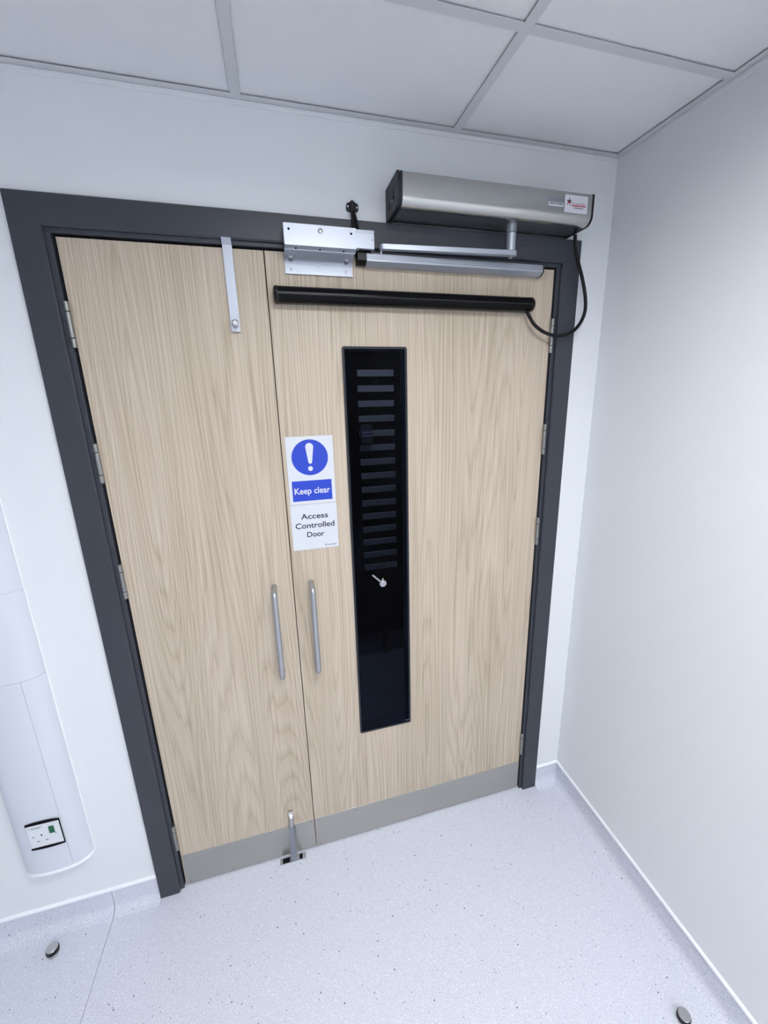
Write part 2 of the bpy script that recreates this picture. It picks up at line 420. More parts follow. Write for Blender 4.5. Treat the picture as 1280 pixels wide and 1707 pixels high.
# ------------------------------------------------------------------ setting: dim room beyond the door
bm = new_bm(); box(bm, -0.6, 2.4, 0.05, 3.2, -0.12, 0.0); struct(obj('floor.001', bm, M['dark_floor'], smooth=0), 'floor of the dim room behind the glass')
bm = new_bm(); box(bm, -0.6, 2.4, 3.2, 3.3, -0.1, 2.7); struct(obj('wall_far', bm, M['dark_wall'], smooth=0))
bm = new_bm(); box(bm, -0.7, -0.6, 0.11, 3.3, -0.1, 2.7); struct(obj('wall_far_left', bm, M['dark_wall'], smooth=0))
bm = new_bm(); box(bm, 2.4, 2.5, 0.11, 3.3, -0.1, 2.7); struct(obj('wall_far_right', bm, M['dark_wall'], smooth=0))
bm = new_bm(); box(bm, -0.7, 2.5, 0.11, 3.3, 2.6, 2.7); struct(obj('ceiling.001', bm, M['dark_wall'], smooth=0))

t = thing('ceiling_light', (1.05, 0.62, 2.58), 'unseen square fill light added in the dark room behind the door', 'light')  # added lamp, out of view, brightens the slats seen through the glass
bm = new_bm(); box(bm, 0.80, 1.30, 0.37, 0.87, 2.575, 2.5995, 0.004); obj('light_frame', bm, M['cap'], t, 0)
bm = new_bm(); box(bm, 0.82, 1.28, 0.39, 0.85, 2.571, 2.5745); obj('diffuser', bm, M['fill_led'], t, 0)

# ------------------------------------------------------------------ setting: door frame
FY = -0.019
bm = new_bm()
frame_root = None
def jamb_poly(sign, x_out, x_in, x_stop):
    # plan outline of the architrave and rebated jamb, extruded upwards
    return [(x_out, WY + 0.0), (x_out, FY), (x_in - sign * 0.004, FY), (x_in, FY + 0.004),
            (x_in, -0.007), (x_stop - sign * 0.002, -0.007), (x_stop, -0.005), (x_stop, 0.10), (x_in - sign * 0.006, 0.10), (x_in - sign * 0.006, WY)]
bm = new_bm(); prism(bm, jamb_poly(1, -0.085, -0.0185, -0.0065), 'z', 0.0, 2.2200)
trim = struct(obj('trim_1', bm, M['frame']), 'dark grey painted door frame around the double door')
bm = new_bm(); prism(bm, jamb_poly(-1, 1.516, 1.4495, 1.4375), 'z', 0.0, 2.2200); obj('jamb', bm, M['frame'], trim)
# head: same section turned, from jamb to jamb, mitred look by full length architrave
hp = [(WY, 2.3027), (FY + 0.003, 2.3027), (FY, 2.2997), (FY, 2.2350), (FY + 0.004, 2.2310), (-0.007, 2.2310), (-0.007, 2.2220), (-0.005, 2.2200), (0.10, 2.2200), (0.10, 2.2410), (WY, 2.2410)]
bm = new_bm(); prism(bm, hp, 'x', -0.0185, 1.4495); obj('head', bm, M['frame'], trim)
for sgn, xo, xi in ((1, -0.085, -0.0185), (-1, 1.516, 1.4495)):   # corner blocks carrying the architrave up round the head
    bm = new_bm(); a, b_ = min(xo, xi), max(xo, xi)
    prism(bm, [(WY, 2.3027), (FY + 0.003, 2.3027), (FY, 2.2997), (FY, 2.2200), (WY, 2.2200)], 'x', a, b_)
    obj('head_corner', bm, M['frame'], trim)
bm = new_bm(); box(bm, -0.0065, 1.4375, 0.047, 0.100, 2.195, 2.2205)          # door stop strip behind the leaves closes the gap
box(bm, -0.0075, 0.012, 0.047, 0.100, 0.0, 2.195); box(bm, 1.419, 1.4385, 0.047, 0.100, 0.0, 2.195); obj('stop_strip', bm, M['frame'], trim, 0)

# ------------------------------------------------------------------ door leaves
LB = 0.006
bm = new_bm(); box(bm, 0.0, XM - 0.0016, 0.0, 0.044, LB, LH, 0.0008)
leaf1 = struct(obj('door_1', bm, M['wood_a']), 'narrow left oak laminate door leaf with steel kick plate')
VX0, VX1, VZ0, VZ1 = 0.6990, 0.9075, 0.5200, 1.9637
bm = new_bm()
o_ = [(XM + 0.0016, LB), (XE, LB), (XE, LH), (XM + 0.0016, LH)]
i_ = [(VX0 + .003, VZ0 + .003), (VX1 - .003, VZ0 + .003), (VX1 - .003, VZ1 - .003), (VX0 + .003, VZ1 - .003)]
V = {}
for s, yy in (('f', 0.0), ('b', 0.044)):
    V[s + 'o'] = [bm.verts.new((x, yy, z)) for x, z in o_]; V[s + 'i'] = [bm.verts.new((x, yy, z)) for x, z in i_]
fs = []
for k in range(4):
    n = (k + 1) % 4
    fs += [bm.faces.new((V['fo'][k], V['fo'][n], V['fi'][n], V['fi'][k])), bm.faces.new((V['bo'][n], V['bo'][k], V['bi'][k], V['bi'][n])),
           bm.faces.new((V['fo'][n], V['fo'][k], V['bo'][k], V['bo'][n])), bm.faces.new((V['fi'][k], V['fi'][n], V['bi'][n], V['bi'][k]))]
bmesh.ops.recalc_face_normals(bm, faces=fs)
leaf2 = struct(obj('door_2', bm, M['wood_b'], smooth=0), 'wide right oak laminate door leaf with tall dark vision panel')
# dark edging facing the gap
bm = new_bm(); box(bm, XM - 0.0016, XM - 0.0009, 0.001, 0.043, LB, LH); obj('edge_lipping', bm, M['edge'], leaf1, 0)
# kick plates
bm = new_bm(); box(bm, 0.004, XM - 0.003, -0.0016, -0.0001, LB + 0.002, 0.1533, 0.0004); k1 = obj('kick_plate', bm, M['kick'], leaf1, 0)
bm = new_bm(); box(bm, XM + 0.003, XE - 0.003, -0.0016, -0.0001, LB + 0.002, 0.1533, 0.0004); k2 = obj('kick_plate', bm, M['kick'], leaf2, 0)
def screws(parent, pts, y, rad, m):
    first = None
    for x, z in pts:
        if first is None:
            bm = new_bm(); cyl(bm, (x, y - 0.0009, z), (x, y - 0.00005, z), rad, 12, 0.0004); first = obj('screw', bm, m, parent); p0 = (x, z)
        else: copy_to(first, (x - p0[0], 0, z - p0[1]), parent)
screws(k1, [(0.479, 0.1445), (0.477, 0.018), (0.323, 0.145), (0.170, 0.145), (0.018, 0.145), (0.018, 0.018), (0.17, 0.018)], -0.0016, 0.0030, M['hinge'])
screws(k2, [(0.510, 0.1445), (0.66, 0.1445), (0.81, 0.1445), (0.96, 0.1445), (1.11, 0.1445), (1.26, 0.1445), (1.415, 0.1445), (0.510, 0.018), (1.415, 0.018), (0.96, 0.018)], -0.0016, 0.0030, M['hinge'])

# hinges: knuckle barrels on the frame gap
def hinge(parent, x, zc, side, first=None):
    bm = new_bm()
    for a, b_ in ((-0.056, -0.0330), (-0.0315, 0.0315), (0.0330, 0.056)):
        cyl(bm, (x, -0.0075, zc + a), (x, -0.0075, zc + b_), 0.0068, 14, 0.0008)
    h = obj('hinge', bm, M['hinge'], parent)
    bm = new_bm(); box(bm, x - 0.0008, x + 0.0008, -0.004, 0.032, zc - 0.055, zc + 0.055); obj('hinge_plate', bm, M['hinge'], h, 0)
    return h
h0 = hinge(leaf1, -0.0032, 2.008, 1)
for z in (1.6445, 1.2818, 0.2523): copy_to(h0, (0, 0, z - 2.008), leaf1)
h1 = hinge(leaf2, 1.4342, 2.004, -1)
for z in (1.6455, 1.2862, 0.2610): copy_to(h1, (0, 0, z - 2.004), leaf2)

# pull handles: D bars on two roses
def pull(parent, x, z0, z1):
    R_, rod, out = 0.019, 0.0095, 0.058
    pts = [(x, -0.001, z1)]
    for k in range(0, 7):
        a = math.pi / 2 * k / 6; pts.append((x, -out + R_ - R_ * math.sin(a), z1 - R_ + R_ * math.cos(a)))
    pts2 = [(p[0], p[1], z0 + z1 - p[2]) for p in pts[::-1]]
    bm = new_bm(); tube(bm, pts + pts2, rod, 18)
    return obj('pull_handle', bm, M['handle'], parent, 50)
pull(leaf1, 0.4315, 0.872, 1.196)
pull(leaf2, 0.5545, 0.870, 1.194)

# vision panel: black gasket frame, tinted pane, knob with lever
bm = new_bm()
def rounded_rect(x0, x1, z0, z1, rad, n=5):
    p = []
    for cx, cz, a0 in ((x1 - rad, z1 - rad, 0), (x0 + rad, z1 - rad, 90), (x0 + rad, z0 + rad, 180), (x1 - rad, z0 + rad, 270)):
        for k in range(n + 1):
            a = math.radians(a0 + 90 * k / n); p.append((cx + rad * math.cos(a), cz + rad * math.sin(a)))
    return p
def ring(bm, O, I, y0, y1):
    n = len(O); a = [bm.verts.new((x, y0, z)) for x, z in O]; b_ = [bm.verts.new((x, y0, z)) for x, z in I]
    c = [bm.verts.new((x, y1, z)) for x, z in O]; e = [bm.verts.new((x, y1, z)) for x, z in I]; fs = []
    for k in range(n):
        q = (k + 1) % n
        fs += [bm.faces.new((a[k], a[q], b_[q], b_[k])), bm.faces.new((c[q], c[k], e[k], e[q])), bm.faces.new((a[q], a[k], c[k], c[q])), bm.faces.new((b_[k], b_[q], e[q], e[k]))]
    bmesh.ops.recalc_face_normals(bm, faces=fs)
ring(bm, rounded_rect(VX0, VX1, VZ0, VZ1, 0.007), rounded_rect(VX0 + .0065, VX1 - .0065, VZ0 + .0065, VZ1 - .0065, 0.004), -0.0045, -0.0001)
vp = obj('vision_panel', bm, M['charcoal'], leaf2, 30); vp['label'] = 'tall narrow vision panel with black gasket frame'
bm = new_bm(); box(bm, VX0 + .0060, VX1 - .0060, -0.0030, -0.0010, VZ0 + .0060, VZ1 - .0060); gl = obj('glass', bm, M['glass'], vp, 0)
gl['label'] = 'dark tinted glass pane'
bm = new_bm()
box(bm, VX0 + .003, VX0 + .010, 0.0, 0.044, VZ0 + .003, VZ1 - .003); box(bm, VX1 - .010, VX1 - .003, 0.0, 0.044, VZ0 + .003, VZ1 - .003)
box(bm, VX0 + .010, VX1 - .010, 0.0, 0.044, VZ0 + .003, VZ0 + .010); box(bm, VX0 + .010, VX1 - .010, 0.0, 0.044, VZ1 - .010, VZ1 - .003); obj('inner_bead', bm, M['bead'], vp, 0)
bm = new_bm()
for k, w in enumerate((0.003, 0.0025, 0.003, 0.002, 0.003)): box(bm, 0.886 + k * 0.0035, 0.886 + k * 0.0035 + w, -0.0033, -0.0030, 0.5325, 0.5345)
obj('etched_mark', bm, M['grey_ink'], vp, 0)
bm = new_bm()
kx, kz = 0.8045, 1.1600
cyl(bm, (kx, -0.0032, kz), (kx, -0.014, kz), 0.0075, 16); cyl(bm, (kx, -0.012, kz), (kx, -0.022, kz), 0.0125, 22, 0.0015)
cyl(bm, (kx, -0.0222, kz), (kx, -0.0228, kz), 0.0065, 16)
tube(bm, [(kx - 0.004, -0.014, kz + 0.003), (kx - 0.036, -0.010, kz + 0.034)], 0.0034, 10)
box(bm, kx - 0.003, kx + 0.003, -0.018, -0.013, kz + 0.010, kz + 0.019, 0.001)
kn = obj('lever_knob', bm, M['handle'], vp); kn['label'] = 'small chrome knob with thin lever'

# ------------------------------------------------------------------ signs on the door
t = thing('sign', (0.581, -0.0008, 1.4735), 'white Keep clear sign with blue exclamation disc above the Access Controlled Door notice', 'sign')
bm = new_bm(); box(bm, 0.5068, 0.6555, -0.0019, -0.0002, 1.4740, 1.6950, 0.0003); obj('sign_plate', bm, M['sign'], t, 0)
bm = new_bm(); prism(bm, disc_outline(0.5800, 1.6272, 0.0573, 0.0576, 56), 'y', -0.0022, -0.0019); obj('blue_disc', bm, M['blue'], t, 0)
mk = [(0.5800 + 0.0125 * math.cos(math.radians(a)), 1.6610 + 0.0125 * math.sin(math.radians(a))) for a in range(0, 181, 15)]
mk += [(0.5742 + 0.0, 1.6115)] + [(0.5800 + 0.0058 * math.cos(math.radians(a)), 1.6125 + 0.0055 * math.sin(math.radians(a))) for a in range(195, 346, 15)] + [(0.5858, 1.6115)]
bm = new_bm(); prism(bm, mk, 'y', -0.0025, -0.0022); prism(bm, disc_outline(0.5795, 1.5912, 0.0078, n=24), 'y', -0.0025, -0.0022); obj('exclamation_mark', bm, M['sign'], t, 0)
bm = new_bm(); box(bm, 0.5172, 0.6440, -0.0022, -0.0019, 1.4848, 1.5522); obj('blue_panel', bm, M['blue'], t, 0)
text_obj('lettering', 'Keep clear', 0.5237, 0.6378, 1.5015, 1.5290, -0.0022, M['sign'], t, 0.015)
t = thing('sign', (0.581, -0.0008, 1.3155), 'white Access Controlled Door notice below the Keep clear sign', 'sign')
bm = new_bm(); box(bm, 0.5052, 0.6560, -0.0018, -0.0002, 1.3153, 1.4728, 0.0003); obj('sign_plate', bm, M['sign'], t, 0)
text_obj('lettering', 'Access', 0.5371, 0.6258, 1.4226, 1.4410, -0.0018, M['ink'], t, 0.017)
text_obj('lettering', 'Controlled', 0.5176, 0.6456, 1.3908, 1.4100, -0.0018, M['ink'], t, 0.017)
text_obj('lettering', 'Door', 0.5529, 0.6103, 1.3590, 1.3775, -0.0018, M['ink'], t, 0.017)
def star(bm, cx, cz, R_, y0, y1, arms, thick):
    for a, ln in arms:
        a = math.radians(a); ux, uz = math.cos(a), math.sin(a); nx, nz = -uz, ux
        prism(bm, [(cx + nx * thick, cz + nz * thick), (cx - nx * thick, cz - nz * thick), (cx + ux * R_ * ln, cz + uz * R_ * ln)], 'y', y0, y1)
bm = new_bm(); star(bm, 0.6135, 1.3262, 0.006, -0.0021, -0.0018, [(88, 1), (18, .9), (162, .8), (232, 1), (300, .8)], 0.0014)
for k in range(7): box(bm, 0.6205 + k * 0.0042, 0.6205 + k * 0.0042 + 0.0034, -0.0021, -0.0018, 1.3242, 1.3272)
obj('star_emblem', bm, M['grey_ink'], t, 0)

# ------------------------------------------------------------------ door operator on the wall above the frame
t = thing('door_operator', (1.16, WY, 2.345), 'brushed steel automatic door operator box on the wall above the door', 'door operator')
def op_profile(grow=0.0):
    yb, yf, zt, zb = WY - 0.0002, -0.131 - grow, 2.3868 + grow, 2.3060 - grow
    rad = 0.026
    p = [(yb, zb), (yb, zt)]
    for k in range(0, 4):
        a = math.radians(90 + 30 * k); p.append((yf + 0.004 + 0.004 * math.cos(a), zt - 0.004 + 0.004 * math.sin(a)))
    for k in range(0, 9):
        a = math.radians(180 + 90 * k / 8); p.append((yf + rad + rad * math.cos(a), zb + rad + rad * math.sin(a)))
    return p
bm = new_bm(); prism(bm, op_profile(), 'x', 0.862, 1.4545); obj('housing', bm, M['steel'], t, 35)
bm = new_bm(); prism(bm, op_profile(0.0008), 'x', 0.8470, 0.8535); prism(bm, op_profile(-0.0012), 'x', 0.8535, 0.8565); prism(bm, op_profile(0.0008), 'x', 0.8565, 0.8618)
cpl = obj('end_cap', bm, M['charcoal'], t, 35)
for y0, y1, z0, z1 in ((-0.093, -0.088, 2.3402, 2.362), (-0.099, -0.070, 2.334, 2.340), (-0.048, -0.042, 2.322, 2.340), (-0.105, -0.101, 2.355, 2.367)):
    bm = new_bm(); box(bm, 0.8464, 0.8472, y0, y1, z0, z1); obj('slot', bm, M['pit'], cpl, 0)
bm = new_bm(); cyl(bm, (0.8462, -0.078, 2.336), (0.8472, -0.078, 2.336), 0.004, 14); obj('screw', bm, M['alu'], cpl)
bm = new_bm(); prism(bm, op_profile(0.0008), 'x', 1.4548, 1.4610); obj('end_cap', bm, M['black'], t, 35)
bm = new_bm(); cyl(bm, (1.219, -0.078, 2.284), (1.219, -0.078, 2.3065), 0.0150, 24); obj('spindle_collar', bm, M['alu_grey'], t)
bm = new_bm(); cyl(bm, (1.219, -0.078, 2.2352), (1.219, -0.078, 2.2832), 0.0136, 24, 0.0008); obj('spindle', bm, M['alu'], t)
bm = new_bm(); cyl(bm, (1.219, -0.078, 2.2145), (1.219, -0.078, 2.2222), 0.0062, 6); obj('arm_bolt', bm, M['hinge'], t, 0)
# arm: flat bar with rounded ends
ax0, ay0, ax1, ay1 = 0.826, -0.048, 1.228, -0.078
ang = math.atan2(ay1 - ay0, ax1 - ax0); out = []
for (cx, cy, s) in ((ax1, ay1, -90), (ax0, ay0, 90)):
    for k in range(9):
        a = ang + math.radians(s + 180 * k / 8); out.append((cx + 0.0105 * math.cos(a), cy + 0.0105 * math.sin(a)))
bm = new_bm(); prism(bm, out, 'z', 2.2222, 2.2350); obj('arm', bm, M['alu'], t, 40)
bm = new_bm(); cyl(bm, (0.8235, -0.031, 2.2157), (0.8235, -0.031, 2.2300), 0.0046, 12); box(bm, 0.8190, 0.8280, -0.042, -0.031, 2.2235, 2.2300); obj('slide_pin', bm, M['chrome'], t)
# stickers on the housing
bm = new_bm(); box(bm, 1.3592, 1.4382, -0.1316, -0.1310, 2.3322, 2.3778, 0.0002); st = obj('sticker', bm, M['sticker'], t, 0); st['label'] = 'silver sticker with a red and dark star emblem'
bm = new_bm(); star(bm, 1.3745, 2.3612, 0.0108, -0.1319, -0.1316, [(88, 1), (14, .95), (166, .95)], 0.0022); star(bm, 1.3745, 2.3612, 0.0145, -0.1319, -0.1316, [(226, 1), (292, .8)], 0.0018)
obj('star_emblem', bm, M['ink'], st, 0)
bm = new_bm(); star(bm, 1.3725, 2.3590, 0.0105, -0.1321, -0.1319, [(150, .8), (240, .9)], 0.0020); star(bm, 1.3775, 2.3570, 0.008, -0.1321, -0.1319, [(262, 1), (30, .7)], 0.0016); obj('red_stroke', bm, M['red'], st, 0)
text_obj('lettering', 'True Star', 1.3850, 1.4315, 2.3545, 2.3592, -0.1316, M['red'], st, 0.004)
bm = new_bm(); box(bm, 1.3835, 1.4318, -0.1319, -0.1316, 2.3495, 2.3522); obj('red_line', bm, M['red'], st, 0)
bm = new_bm()
for k in range(10): box(bm, 1.3920 + k * 0.0032, 1.3920 + k * 0.0032 + 0.0026, -0.1319, -0.1316, 2.3442, 2.3462)
obj('small_print', bm, M['ink'], st, 0)
bm = new_bm(); box(bm, 1.3045, 1.3552, -0.1316, -0.1310, 2.3446, 2.3548, 0.0002); s2 = obj('sticker', bm, M['sign'], t, 0); s2['label'] = 'small white code label'
bm = new_bm()
xx = 1.3085
while xx < 1.350:
    w = random.choice((0.0008, 0.0014, 0.002)); box(bm, xx, xx + w, -0.1318, -0.1316, 2.3492, 2.3530); xx += w + random.choice((0.0007, 0.0012))
obj('code_bars', bm, M['ink'], s2, 0)
bm = new_bm(); box(bm, 1.3045, 1.3552, -0.1314, -0.1310, 2.3560, 2.3660, 0.0002); obj('sticker', bm, M['alu_grey'], t, 0)

# ------------------------------------------------------------------ slide rail at the top of the wide leaf
t = thing('slide_rail', (1.07, 0.0, 2.20), 'silver aluminium slide rail along the top edge of the wide leaf', 'rail')
pr = [(-0.0003, 2.1850), (-0.0220, 2.1850), (-0.0370, 2.1945), (-0.0370, 2.2135), (-0.0345, 2.2155), (-0.0003, 2.2155)]
bm = new_bm(); prism(bm, pr, 'x', 0.7795, 1.3630)
obj('rail_body', bm, M['alu'], t, 0)
bm = new_bm()
for z in (2.2000, 2.2048, 2.2096): box(bm, 0.7795, 1.3630, -0.0377, -0.0369, z, z + 0.0022)
obj('rib', bm, M['alu_grey'], t, 0)
g = 0.0006
pc = [(-0.0003, 2.1850 - g), (-0.0220, 2.1850 - g), (-0.0375, 2.1942), (-0.0375, 2.2140), (-0.0345, 2.2160), (-0.0003, 2.2160)]
bm = new_bm(); prism(bm, pc, 'x', 1.3631, 1.3675); obj('end_cap', bm, M['black'], t, 0)
bm = new_bm(); prism(bm, [(-0.0003, 2.1870), (-0.0180, 2.1870), (-0.0360, 2.1960), (-0.0360, 2.2175), (-0.0003, 2.2175)], 'x', 0.7530, 0.7794); obj('end_cap', bm, M['black'], t, 0)

# ------------------------------------------------------------------ magnetic lock
t = thing('magnetic_lock', (0.65, FY, 2.24), 'silver aluminium magnetic lock on the frame head with stepped bracket on the door', 'lock')
bm = new_bm(); box(bm, 0.5490, 0.7450, -0.0545, FY - 0.0003, 2.2290, 2.2664, 0.0008); obj('magnet_body', bm, M['alu_grey'], t)
prb = [(-0.0600, 2.2672), (-0.0600, 2.2150), (-0.0540, 2.2125), (-0.0490, 2.2090), (-0.0470, 2.2092), (-0.0455, 2.2066), (-0.0435, 2.2066), (-0.0380, 2.2030), (-0.0290, 2.1985), (-0.0200, 2.1955),
       (-0.0130, 2.1915), (-0.0090, 2.1860), (-0.0072, 2.1795), (-0.0066, 2.1570), (-0.0003, 2.1570), (-0.0003, 2.1990), (-0.0230, 2.2050), (-0.0540, 2.2190), (-0.0548, 2.2672)]
bm = new_bm(); prism(bm, prb, 'x', 0.5500, 0.7452)
for v in bm.verts:
    if v.co.z < 2.2085 and v.co.x > 0.7: v.co.x = 0.7410
    if v.co.z < 2.2085 and v.co.x < 0.6: v.co.x = 0.5484
br = obj('stepped_bracket', bm, M['alu'], t, 25)
screws(br, [(0.5634, 2.2528), (0.7321, 2.2525)], -0.0600, 0.0032, M['pit'])
bm = new_bm(); tube(bm, [(0.6475, -0.0601, 2.2528), (0.6475, -0.0625, 2.2528), (0.6475, -0.0640, 2.2528)], [0.0072, 0.0066, 0.0035], 18); obj('dome_bolt', bm, M['satin'], br)
for x in (0.5791, 0.6447, 0.7106):
    bm = new_bm(); cyl(bm, (x, -0.0520, 2.2100), (x, -0.0475, 2.2112), 0.0026, 12); obj('bolt_hole', bm, M['pit'], br)
for x in (0.5655, 0.7220):
    bm = new_bm(); cyl(bm, (x, -0.0125, 2.1915), (x, -0.0270, 2.1955), 0.0056, 14); obj('socket_head', bm, M['alu_grey'], br)
for x, z in ((0.5656, 2.1690), (0.6441, 2.1795), (0.7214, 2.1692)):
    bm = new_bm(); cyl(bm, (x, -0.0070, z), (x, -0.0082, z), 0.0048, 16, 0.0004); s_ = obj('screw', bm, M['sticker'], br)
    bm = new_bm(); cyl(bm, (x, -0.0081, z), (x, -0.0084, z), 0.0014, 6); obj('screw', bm, M['pit'], br, 0)
bm = new_bm(); box(bm, 0.7455, 0.7985, -0.0560, FY - 0.0003, 2.2195, 2.2665, 0.0006)
jb = obj('junction_box', bm, M['alu'], t)
bm = new_bm()
for z in (2.2625, 2.2585): box(bm, 0.7462, 0.7980, -0.0563, -0.0558, z, z + 0.0010)
obj('groove', bm, M['alu_grey'], jb, 0)
screws(jb, [(0.7935, 2.2425)], -0.0560, 0.0015, M['pit'])
bm = new_bm(); box(bm, 0.7460, 0.7900, -0.046, -0.021, 2.2176, 2.2194); obj('circuit_edge', bm, M['black'], jb, 0)
bm = new_bm(); cyl(bm, (0.752, -0.048, 2.2165), (0.752, -0.048, 2.2192), 0.0022, 10); obj('indicator_lamp', bm, M['sign'], jb)

# black cable outlet above the magnet
t = thing('cable_outlet', (0.7475, WY, 2.335), 'small black two-screw cable outlet on the wall above the magnetic lock', 'cable outlet')
pts = []
def stadium():
    p = rounded_rect(0.7300, 0.7650, 2.3245, 2.3470, 0.0075); return p
bm = new_bm(); prism(bm, stadium(), 'y', -0.0115, WY - 0.0002); obj('back_plate', bm, M['black'], t)
bm = new_bm(); tube(bm, [(0.7478, -0.0125, 2.3235), (0.7478, -0.0125, 2.3400), (0.7478, -0.0122, 2.3470), (0.7478, -0.0112, 2.3520)], [0.0082, 0.0082, 0.0076, 0.0030], 18); obj('hood', bm, M['charcoal'], t)
screws(t, [(0.7345, 2.3370), (0.7605, 2.3360)], -0.0116, 0.0026, M['sticker'])
bm = new_bm(); tube(bm, smooth_path([(0.7462, -0.0135, 2.3240), (0.7455, -0.0235, 2.3050), (0.7450, -0.0270, 2.2860), (0.7449, -0.0290, 2.2668)]), 0.0048, 10); obj('cable', bm, M['rubber'], t)
bm = new_bm(); tube(bm, smooth_path([(0.7505, -0.0135, 2.3240), (0.7535, -0.0240, 2.3030), (0.7560, -0.0290, 2.2860), (0.7585, -0.0310, 2.2668)]), 0.0040, 10); obj('cable', bm, M['rubber'], t)

# ------------------------------------------------------------------ black sensor bar across the wide leaf and its cable
t = thing('sensor_bar', (0.925, 0.0, 2.098), 'long black tubular sensor bar mounted across the top of the wide leaf', 'sensor')
zc, yc = 2.0975, -0.0265
def bar_profile(s=1.0):
    p = [(-0.0003, zc + 0.0215 * s)]
    for k in range(0, 13):
        a = math.radians(90 + 180 * k / 12); p.append((yc + 0.0220 * s * math.cos(a), zc + 0.0228 * s * math.sin(a)))
    p.append((-0.0003, zc - 0.0215 * s)); return p
bm = new_bm(); prism(bm, bar_profile(0.97), 'x', 0.524, 1.326); obj('bar_body', bm, M['black_gloss'], t, 40)
bm = new_bm(); box(bm, 0.524, 1.326, -0.0488, -0.0470, zc - 0.0022, zc - 0.0002); obj('lens_groove', bm, M['charcoal'], t, 0)
for xa, xb in ((0.524, 0.511), (1.326, 1.339)):
    bm = new_bm(); secs = [(xa, 1.0), (xa + (xb - xa) * 0.55, 1.0), (xa + (xb - xa) * 0.85, 0.93), (xb, 0.78)]; prev = None; fs = []
    for x, s in secs:
        rg = [bm.verts.new((x, min(-0.0003, a), b_)) for a, b_ in bar_profile(s)]
        if prev:
            for k in range(len(rg)):
                q = (k + 1) % len(rg); fs.append(bm.faces.new((prev[k], prev[q], rg[q], rg[k])))
        else: fs.append(bm.faces.new(rg[::-1]))
        prev = rg
    fs.append(bm.faces.new(prev)); bmesh.ops.recalc_face_normals(bm, faces=fs); obj('end_cap', bm, M['black'], t, 40)
bm = new_bm()
tube(bm, smooth_path([(1.3195, -0.030, 2.0790), (1.3215, -0.032, 2.0680), (1.3440, -0.040, 2.0330), (1.3850, -0.045, 2.0085), (1.4320, -0.048, 2.0000), (1.4800, -0.048, 2.0100), (1.5150, -0.046, 2.0400),
                      (1.5330, -0.044, 2.0800), (1.5310, -0.042, 2.1250), (1.5130, -0.042, 2.1800), (1.4870, -0.044, 2.2350), (1.4690, -0.050, 2.2750), (1.4630, -0.052, 2.3050)], 8), 0.0056, 12)
tag(obj('cable', bm, M['rubber'], smooth=60), 'black cable looping from the sensor bar up to the door operator', 'cable')

# ------------------------------------------------------------------ surface bolts on the narrow leaf
t = thing('surface_bolt', (0.40, 0.0, 2.115), 'flat silver surface bolt with round knob at the top of the narrow leaf', 'bolt')
bm = new_bm(); prism(bm, [(-0.0003, 1.9985), (-0.0095, 1.9985), (-0.0105, 2.0000), (-0.0105, 2.2180), (-0.0200, 2.2300), (-0.0225, 2.2330), (-0.0205, 2.2340), (-0.0192, 2.2325), (-0.0080, 2.2185), (-0.0003, 2.2185)], 'x', 0.3875, 0.4120)
obj('bolt_bar', bm, M['alu'], t, 0)
bm = new_bm(); tube(bm, [(0.4010, -0.0106, 2.0205), (0.4010, -0.0180, 2.0205), (0.4010, -0.0186, 2.0205), (0.4010, -0.0240, 2.0205), (0.4010, -0.0262, 2.0205)], [0.0052, 0.0052, 0.0092, 0.0092, 0.0060], 22); obj('bolt_knob', bm, M['satin'], t)
t = thing('surface_bolt', (0.405, 0.0, 0.12), 'narrow steel floor bolt at the foot of the narrow leaf', 'bolt')
bm = new_bm(); box(bm, 0.3975, 0.4155, -0.0120, -0.0018, 0.1600, 0.2330, 0.003, 2); obj('bolt_housing', bm, M['satin'], t)
bm = new_bm(); box(bm, 0.3975, 0.4155, -0.0126, -0.0120, 0.2150, 0.2325); obj('thumb_slide', bm, M['chrome'], t, 0)
bm = new_bm(); cyl(bm, (0.4055, -0.0170, 0.1700), (0.4065, -0.0150, 0.2120), 0.0066, 14, 0.001); obj('rod', bm, M['satin'], t)
bm = new_bm()
secs = [(0.1780, 0.3975, 0.4120, -0.0215, -0.0150), (0.1600, 0.3945, 0.4150, -0.0235, -0.0180), (0.0080, 0.3925, 0.4165, -0.0300, -0.0250), (0.0015, 0.3925, 0.4165, -0.0300, -0.0250)]
prev = None; fs = []
for z, x0, x1, y0, y1 in secs:
    rg = [bm.verts.new((x, y, z)) for x, y in ((x0, y0), (x1, y0), (x1, y1), (x0, y1))]
    if prev:
        for k in range(4): fs.append(bm.faces.new((prev[k], prev[(k + 1) % 4], rg[(k + 1) % 4], rg[k])))
    else: fs.append(bm.faces.new(rg))
    prev = rg
fs.append(bm.faces.new(prev[::-1])); bmesh.ops.recalc_face_normals(bm, faces=fs); obj('blade', bm, M['alu_grey'], t, 0)
t = thing('floor_keep', (0.40, -0.018, 0.0), 'small polished steel keep plate on the floor under the floor bolt', 'plate')
bm = new_bm(); box(bm, 0.3480, 0.4500, -0.0310, -0.0060, 0.0001, 0.0012, 0.0003); obj('plate', bm, M['keep'], t, 0)
for x0, x1 in ((0.3580, 0.3860), (0.4240, 0.4360)):
    bm = new_bm(); box(bm, x0, x1, -0.0285, -0.0090, 0.0013, 0.0016); obj('slot', bm, M['pit'], t, 0)

